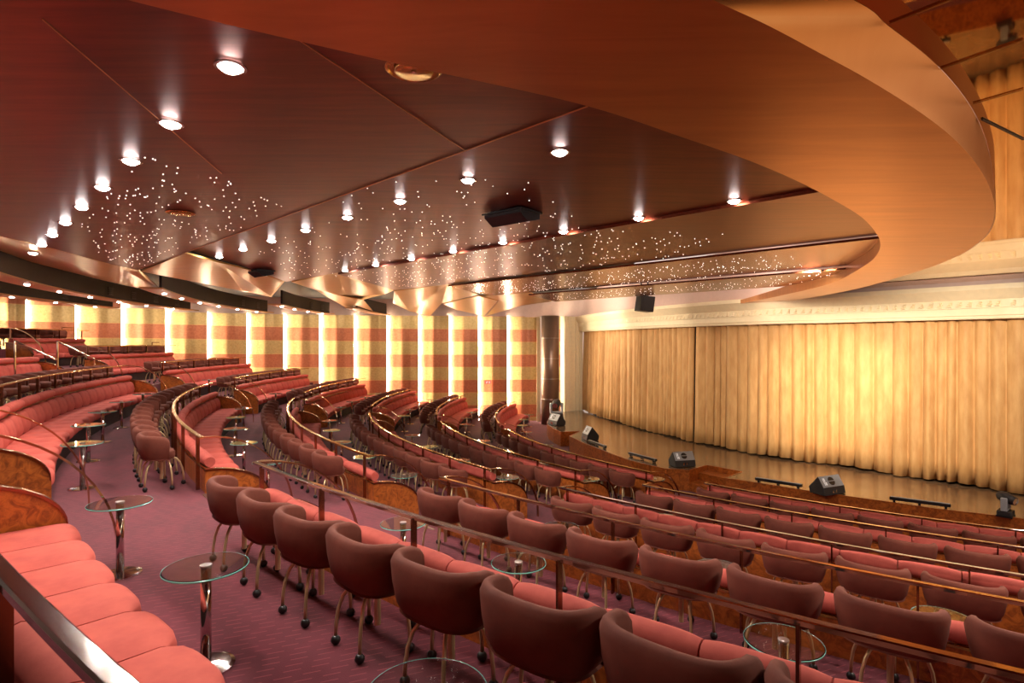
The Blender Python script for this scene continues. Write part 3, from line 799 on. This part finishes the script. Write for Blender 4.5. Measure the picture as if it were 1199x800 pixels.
# ---------------------------------------------------------------- curtain
cpts = [(3.25, 26.5), (3.6, 24.25), (4.57, 20.5), (5.65, 17.8), (6.91, 15.5), (8.24, 14.15), (9.93, 12.15), (10.4, 11.6), (12.0, 10.5), (14.2, 9.6), (17, 9.1)]
cpath = spline([(x, y, 0) for x, y in cpts], 60)
L = [0]
for a, b in zip(cpath[:-1], cpath[1:]): L.append(L[-1]+(b-a).length)
def along(s):
    import bisect
    i = min(max(bisect.bisect_left(L, s), 1), len(L)-1)
    t = (s-L[i-1])/max(1e-6, L[i]-L[i-1]); p = cpath[i-1].lerp(cpath[i], t)
    tg = (cpath[i]-cpath[i-1]).normalized(); return p, Vector((-tg.y, tg.x, 0))*-1
def nearest_s(x):
    best = min(range(len(cpath)), key=lambda i: abs((cpath[i].x/cpath[i].y)*FPX+600-x)); return L[best]
sg = nearest_s(814)
def curtain(s0, s1, seed, label):
    rnd = random.Random(seed)
    knots = [s0]
    while knots[-1] < s1: knots.append(knots[-1]+rnd.uniform(.18, .42))
    amp = [rnd.uniform(.09, .2) for _ in knots]
    ds = .02; n = int((s1-s0)/ds); zs = [STAGE_Z+.045, STAGE_Z+.5, STAGE_Z+1.4, STAGE_Z+2.4, STAGE_Z+3.3, EYE+.85]
    vs = []; ph = [rnd.uniform(-.05, .05) for _ in knots]
    import bisect
    for i in range(n+1):
        s = s0+(s1-s0)*i/n
        j = min(max(bisect.bisect_right(knots, s)-1, 0), len(knots)-2)
        t = (s-knots[j])/(knots[j+1]-knots[j])
        p, nn = along(s)
        for q, z in enumerate(zs):
            g = 1.15-.12*q
            o = amp[j]*g*abs(SIN(PI*t))**.6 - .06 + .012*SIN(s*37+q*.7)*(1-q/7)
            w = .03*(SIN(s*2.1+seed)+SIN(s*.9))*(1-q/5)
            vs.append(p + nn*(o+w) + Vector((0, 0, z + (.02*SIN(s*3.3) if q == 0 else 0))))
    m = len(zs); fs = [(i*m+q, (i+1)*m+q, (i+1)*m+q+1, i*m+q+1) for i in range(n) for q in range(m-1)]
    me = bpy.data.meshes.new('stage_curtain'); me.from_pydata([tuple(v) for v in vs], [], fs); me.materials.append(M['velvet'])
    me.polygons.foreach_set('use_smooth', [True]*len(me.polygons))
    o = link('stage_curtain', me)
    sd = o.modifiers.new('Solidify', 'SOLIDIFY'); sd.thickness = .012
    tag(o, label, 'curtain')
curtain(.15, sg-.03, 1, 'left half of the gold velvet stage curtain, up to the dark centre gap')
curtain(sg+.03, L[-1], 2, 'right half of the gold velvet stage curtain, brightly lit at its middle')
mb = MB()
rings = []
for i in range(0, len(cpath), 10):
    p, nn = along(L[i]); q = p-nn*.5
    rings.append([(q.x, q.y, STAGE_Z), (q.x, q.y, EYE+1.2), (q.x-nn.x*.1, q.y-nn.y*.1, EYE+1.2), (q.x-nn.x*.1, q.y-nn.y*.1, STAGE_Z)])
mb.loft(rings); tag(obj('wall_back', mb, M['dark']), kind='structure')
# ---------------------------------------------------------------- proscenium
tr = tag(thing('trim_1', (0, 0, 0)), kind='structure')
prof = [(.16, .50), (.22, .50), (.235, .53), (.235, .56), (.255, .58), (.255, .72), (.27, .73), (.275, .90), (.29, .92), (.31, .92), (.33, .95), (.40, 1.06), (.43, 1.10), (.43, 1.20), (.1, 1.20), (.1, .50)]
rings = []
for i in range(2, len(cpath), 6):
    p, nn = along(L[i]); rings.append([p+nn*o+Vector((0, 0, EYE+z)) for o, z in prof])
mb = MB(); mb.loft(rings); cn = obj('cornice', mb, M['cream'], tr)
smooth_angle(cn.data, 25)
mb = MB(); s = .4
while s < L[-1]-.2:
    p, nn = along(s); t = Vector((-nn.y, nn.x, 0))
    for k in range(3):
        w = .055-.012*k; zc = EYE+.77+.04*k; b = p+nn*.272+t*(.014*k)
        mb.add([b-t*w+Vector((0,0,zc-.02)), b+t*w+Vector((0,0,zc-.02)), b+t*w+Vector((0,0,zc+.018)), b-t*w+Vector((0,0,zc+.018)), b+nn*(.03)+t*w*.5+Vector((0,0,zc))],
               [(0,1,4),(1,2,4),(2,3,4),(3,0,4)])
    s += .17
obj('leaf_ornament', mb, M['cream'], tr)
p0 = Vector((2.32, 25.75, 0)); p1 = Vector((3.28, 26.35, 0)); t = (p1-p0).normalized(); nn = Vector((t.y, -t.x, 0))
mb = MB()
def vbox(mb, s0, s1, d0, d1, z0, z1):
    q = [p0+t*s0+nn*d0, p0+t*s1+nn*d0, p0+t*s1+nn*d1, p0+t*s0+nn*d1]
    mb.add([v+Vector((0,0,z0)) for v in q]+[v+Vector((0,0,z1)) for v in q], [(0,3,2,1),(4,5,6,7),(0,1,5,4),(1,2,6,5),(2,3,7,6),(3,0,4,7)])
vbox(mb, 0, 1.1, -.25, 0, STAGE_Z, EYE+1.2)
for s0, s1, d in ((.0, .1, .06), (.16, .2, .03), (.26, .30, .05), (.62, .66, .05), (.72, .78, .03), (.84, 1.0, .08)): vbox(mb, s0, s1, 0, d, STAGE_Z, EYE+1.2)
obj('jamb', mb, M['cream'], tr)
mb = MB(); z = STAGE_Z+.1
while z < EYE+1.1: vbox(mb, .40, .54, 0, .03, z, z+.07); z += .14
obj('jamb_ornament', mb, M['cream'], tr)
# wall strip between column and jamb, and the pale fascia above the cornice
tr2 = tag(thing('trim_2', (0, 0, 0)), kind='structure')
f0 = [spot(596, 371.3, 1.2), spot(640, 371, 1.2)] + []
fp = [Vector((-.6, 26.45, 0)), Vector((1.6, 26.3, 0)), Vector((2.7, 25.6, 0))]
for s in (1.6, 4, 6.5, 9, 11.5, 14, 17):
    p, nn2 = along(s); fp.append(p+nn2*.2)
fpp = spline(fp, 6)
mb = MB(); mb.loft([[(p.x, p.y, EYE+1.19), (p.x, p.y, EYE+2.6), (p.x+.05, p.y+.08, EYE+2.6), (p.x+.05, p.y+.08, EYE+1.19)] for p in fpp])
fa = obj('pale_fascia', mb, M['upper'], tr2); smooth_angle(fa.data, 40)
p = spot(640, 371, 1.2)
# dark column
cc = Vector((1.68, 25.35, 0)); root = thing('column', cc)
mb = MB(); mb.lathe([(.4, 0), (.4, EYE+1.2)], 40); obj('shaft', mb, M['column'], root, smooth=True)
for y in (396, 420, 444, 468):
    z = EYE-(y-HY)*25.0/FPX; mb = MB(); mb.lathe([(.402, z-.008), (.406, z), (.402, z+.008)], 40); obj('joint_ring', mb, M['nosing'], root)
tag(root, 'dark bronze clad round column between the striped wall and the cream proscenium', 'column')
mb = MB()
q0, q1 = Vector((1.9, 26.2, 0)), Vector((2.5, 25.9, 0))
tt = (q1-q0).normalized(); n2 = Vector((tt.y, -tt.x, 0))
vs = [(q0.x, q0.y, 0), (q1.x, q1.y, 0), (q1.x, q1.y, EYE+1.2), (q0.x, q0.y, EYE+1.2)]
me = bpy.data.meshes.new('wall_return'); bk = [tuple(Vector(v)-n2*.08) for v in vs]
me.from_pydata(vs+bk, [], [(0,1,2,3),(7,6,5,4),(0,4,5,1),(1,5,6,2),(2,6,7,3),(3,7,4,0)])
ul = me.uv_layers.new(name='stripe')
zq = EYE-(415.5-HY)*26.0/FPX
for lp in me.loops: ul.data[lp.index].uv = (0, (me.vertices[lp.vertex_index].co.z-zq)/SH)
me.materials.append(M['foil']); link('wall_return', me, wl)
# exit sign and door line in the wall
p = wallpt(572); d = Vector((0, -.16, 0)); c = Vector((p.x, p.y, EYE-(447.5-HY)*p.y/FPX))+d
root = thing('exit_sign', c, 0)
mb = MB(); mb.box(-.13, .13, -.02, .02, -.075, .075); obj('plate', mb, M['red'], root)
mb = MB()
mb.box(-.08, -.05, -.026, -.021, -.05, .03); mb.box(-.04, -.01, -.026, -.021, -.02, .05); mb.box(.04, .09, -.026, -.021, -.045, .045)
obj('pictogram', mb, M['white'], root)
tag(root, 'small red lit exit sign on the striped wall', 'sign')
# ---------------------------------------------------------------- things on the stage
def face_cam(x, y, z=0): return math.atan2(-x, y)   # turn local -Y towards the viewer's side
def wedge(x, y, w, h, rz, label, side=False):
    p = spot(x, y, -3.07)+Vector((0, 0, .008)); root = thing('stage_monitor', p, rz)
    mb = MB(); mb.prism([(-h*.42, 0), (h*.55, 0), (h*.62, h*.35), (h*.05, h), (-h*.32, h*.42)], lambda u, v, t: (t, u, v), -w/2, w/2)
    obj('cabinet', mb, M['dark'], root, bevel=.012)
    q0, q1 = Vector((0, -h*.32, h*.42)), Vector((0, h*.05, h)); dd = (q1-q0); nr = Vector((0, -dd.z, dd.y)).normalized()
    def slab(x0, x1, s0, s1, lift, th, nm, mat):
        a = q0+dd*s0+nr*lift; b = q0+dd*s1+nr*lift; mb = MB()
        v = [Vector((x0, a.y, a.z)), Vector((x1, a.y, a.z)), Vector((x1, b.y, b.z)), Vector((x0, b.y, b.z))]
        mb.add(v+[k+nr*th for k in v], [(0,3,2,1),(4,5,6,7),(0,1,5,4),(1,2,6,5),(2,3,7,6),(3,0,4,7)]); return obj(nm, mb, mat, root)
    slab(-w*.48, w*.48, .03, .97, 0, .004, 'grey_panel', M['grey'])
    slab(-w*.36, -w*.33, .2, .8, .004, .004, 'emblem', M['white']); slab(-w*.31, -w*.24, .2, .45, .004, .004, 'emblem', M['white']); slab(-w*.31, -w*.27, .5, .8, .004, .004, 'emblem', M['white'])
    cpt = q0+dd*.5+nr*.005; mb = MB(); e = dd.normalized()
    rg = [[cpt+Vector((1, 0, 0))*r*COS(2*PI*k/20)+e*r*SIN(2*PI*k/20)+nr*o for k in range(20)] for r, o in ((.085*w/.6, 0), (.085*w/.6, .004))]
    mb.loft(rg); obj('handle_cup', mb, M['black'], root)
    slab(-w*.15, w*.15, .47, .53, .01, .01, 'handle_bar', M['grey'])
    mb = MB(); mb.box(-w*.12, -w*.06, -h*.41, -h*.36, h*.12, h*.28); mb.box(w*.02, w*.08, -h*.41, -h*.36, h*.12, h*.28); obj('sockets', mb, M['chrome'], root)
    tag(root, label, 'loudspeaker', 'stage monitors')
wedge(800, 546, .56, .36, RAD(14), 'grey wedge monitor speaker at the front stage edge beside the stage steps')
wedge(971, 578, .62, .36, RAD(24), 'dark wedge monitor speaker on the stage edge, right of the steps')
wedge(690, 515, .46, .42, RAD(-75), 'black wedge monitor speaker on the left corner of the stage apron')
wedge(651, 498, .6, .42, RAD(-60), 'black wedge monitor speaker on the far rounded stage corner')
def batten(xa, ya, xb, yb, label):
    a, b = spot(xa, ya, -3.07), spot(xb, yb, -3.07); m = (a+b)/2+Vector((0, 0, .008)); v = b-a; ln = v.length
    root = thing('light_batten', m, math.atan2(v.y, v.x))
    mb = MB(); mb.box(-ln/2, ln/2, -.035, .035, .035, .095); obj('housing', mb, M['black'], root, bevel=.008)
    mb = MB(); mb.box(-ln/2+.02, ln/2-.02, -.025, .025, .096, .101); obj('lens_strip', mb, M['grey'], root)
    for s in (-1, 0, 1):
        mb = MB(); mb.box(s*ln*.42-.02, s*ln*.42+.02, -.045, .045, 0, .04); obj('foot', mb, M['black'], root)
    tag(root, label, 'stage light', 'light battens on the stage edge')
batten(690, 519, 710, 526.5, 'short black light batten beside the left wedge monitor on stage')
batten(737, 534, 769, 542.5, 'black light batten on the stage edge left of the grey monitor')
batten(885, 564.5, 940, 573, 'black light batten on the stage edge left of the dark monitor')
batten(1042, 587.5, 1114, 597, 'long black light batten on the stage edge right of the dark monitor')
def moving_head(x, y, s, rz, label, z=-3.07):
    p = spot(x, y, z)+Vector((0, 0, .008)); root = thing('moving_head_light', p, rz)
    mb = MB(); mb.box(-.17*s, .17*s, -.13*s, .13*s, .02*s, .13*s); obj('base', mb, M['dark'], root, bevel=.02*s)
    for q in (-1, 1):
        mb = MB(); mb.box(q*.155*s-.02*s, q*.155*s+.02*s, -.14*s, .14*s, 0, .03*s); obj('foot', mb, M['black'], root)
    mb = MB(); mb.box(-.19*s, -.13*s, -.06*s, .06*s, .16*s, .42*s); mb.box(.13*s, .19*s, -.06*s, .06*s, .16*s, .42*s); mb.box(-.19*s, .19*s, -.06*s, .06*s, .13*s, .18*s); obj('yoke', mb, M['grey'], root, bevel=.02*s)
    mb = MB(); d = Vector((-.25, -.5, -.12)).normalized(); c = Vector((0, 0, .40*s))
    mb.tube([c-d*.17*s, c-d*.12*s, c, c+d*.12*s, c+d*.2*s], [.05*s, .1*s, .12*s, .1*s, .085*s], 14); hd = obj('lamp_head', mb, M['dark'], root, smooth=True)
    mb = MB(); mb.tube([c+d*.2*s, c+d*.21*s], .075*s, 14); obj('lens', mb, M['chrome'], hd)
    tag(root, label, 'stage light', 'moving head stage lights')
moving_head(1178, 605, .82, RAD(40), 'dark moving head stage light near the right stage edge')
moving_head(1213, 607, .82, RAD(60), 'moving head stage light cut by the right picture edge')
moving_head(652, 489.5, 1.45, RAD(10), 'black moving head stage light by the dark column')
# thin table and floor stand by the column
# ---------------------------------------------------------------- upper aisle stair handrails (left)
def stair_rail(p, q, post, label):
    a, b = spot(*p), spot(*q); root = thing('stair_handrail', b-Vector((0, 0, post)))
    o = Vector(root.location)
    mb = MB(); mb.tube([a-o, b-o], .02, 8); obj('sloping_rail', mb, M['railtop'], root)
    mb = MB(); mb.tube([b-o, Vector((0, 0, 0))], .017, 8); obj('post', mb, M['railtop'], root)
    mb = MB(); mb.tube([a-o, a-o-Vector((0, 0, post))], .017, 8); obj('post', mb, M['railtop'], root)
    tag(root, label, 'handrail', 'stair handrails')
stair_rail((18, 399.5, .04), (68, 422, -.42), .68, 'sloping brass stair handrail at the far left, nearer of two')
stair_rail((68, 400, .035), (111, 420.5, -.44), .68, 'sloping brass stair handrail at the far left, farther of two')
# ---------------------------------------------------------------- lights
def area(name, loc, target, size, energy, color=(1, .85, .7), sy=None, spotd=None):
    d = bpy.data.lights.new(name, 'AREA' if spotd is None else 'SPOT'); d.energy = energy; d.color = color
    if spotd is None:
        d.shape = 'RECTANGLE'; d.size = size; d.size_y = sy or size
    else: d.spot_size = RAD(spotd); d.spot_blend = .9; d.shadow_soft_size = size
    o = bpy.data.objects.new(name, d); col.objects.link(o); o.location = loc
    o.rotation_euler = (Vector(target)-Vector(loc)).to_track_quat('-Z', 'Y').to_euler()
    return o
LE = {}
area('stage_spot', (4.9, 9.6, EYE+1.2), (8.1, 14.4, EYE-1.2), .12, 1800, (1, .89, .76), spotd=75)
area('stage_spot', (7.4, 8.6, EYE+1.2), (9.6, 12.6, EYE-1.2), .12, 1000, (1, .89, .76), spotd=80)
area('stage_spot', (1.6, 15.5, EYE+1.15), (4.7, 20.5, EYE-1.0), .12, 650, (1, .89, .76), spotd=80)
area('stage_spot', (5.2, 9.4, EYE+1.22), (7.9, 14.3, EYE-.9), .1, 2900, (1, .86, .66), spotd=38)
for x in range(60, 620, 70):
    p = wallpt(x); d = Vector((p.x, p.y, 0))*.93
    area('wall_washer', (d.x, d.y, EYE+1.5), (p.x, p.y, EYE-.6), .1, 95, (1, .86, .7), spotd=125)
area('stage_front_fill', (-1.0, 8.6, EYE+1.2), (4.2, 13.6, .3), .1, 500, (1, .86, .7), spotd=70)  # added fill without a fixture, brightens the burl stage front
area('stage_front_fill', (3.6, 5.2, EYE+1.2), (7.6, 11.9, .3), .1, 500, (1, .86, .7), spotd=70)  # second added fill for the right part of the stage front
for x, y in ((4.3, 3.0), (5.3, 4.4), (6.5, 5.8), (8.0, 7.6)): area('seat_fill', (x, y, EYE+ZM-.03), (x-1.2, y, 0), .08, 330, (1, .87, .74), spotd=150)  # added fill spots out of view, brightening the right-hand seats
area('cove_lamp', (2.5, 20.5, EYE+1.75), (2.0, 26.0, EYE+1.6), .5, 170, (1, .86, .78), 3.0)
area('cove_lamp', (6.2, 14.6, EYE+1.6), (8.0, 16.4, EYE+1.5), .4, 25, (1, .86, .78), 2.0)
ldata.energy = 110
w = bpy.data.worlds.new('world'); sc.world = w; w.use_nodes = True
w.node_tree.nodes['Background'].inputs['Color'].default_value = (1, .78, .66, 1)
w.node_tree.nodes['Background'].inputs['Strength'].default_value = .95
# ---------------------------------------------------------------- camera
cd = bpy.data.cameras.new('camera'); cam = bpy.data.objects.new('camera', cd); col.objects.link(cam)
cam.location = (0, 0, EYE); cam.rotation_euler = (PI/2, 0, 0)
cd.sensor_fit = 'HORIZONTAL'; cd.sensor_width = 36; cd.lens = 36*FPX/1199
cd.shift_y = (HY-400)/1199; cd.clip_start = .02
sc.camera = cam
# ---------------------------------------------------------------- to metres
for o in list(col.objects):
    if o.parent is None:
        o.location = o.location*SCALE
        if o.type in ('MESH', 'EMPTY'): o.scale = o.scale*SCALE
done = set()
for o in col.objects:
    if o.type == 'LIGHT' and o.data.name not in done:
        done.add(o.data.name); o.data.energy *= SCALE**2
        if o.data.type == 'AREA': o.data.size *= SCALE; o.data.size_y *= SCALE
vs = sc.view_settings
vs.view_transform = 'Standard'; vs.look = 'None'; vs.gamma = 1; vs.use_curve_mapping = False; vs.exposure = 0
sc.cycles.max_bounces = 8; sc.cycles.glossy_bounces = 4; sc.cycles.transmission_bounces = 6; sc.cycles.diffuse_bounces = 3
sc.cycles.sample_clamp_indirect = 6; sc.cycles.caustics_reflective = False; sc.cycles.caustics_refractive = False
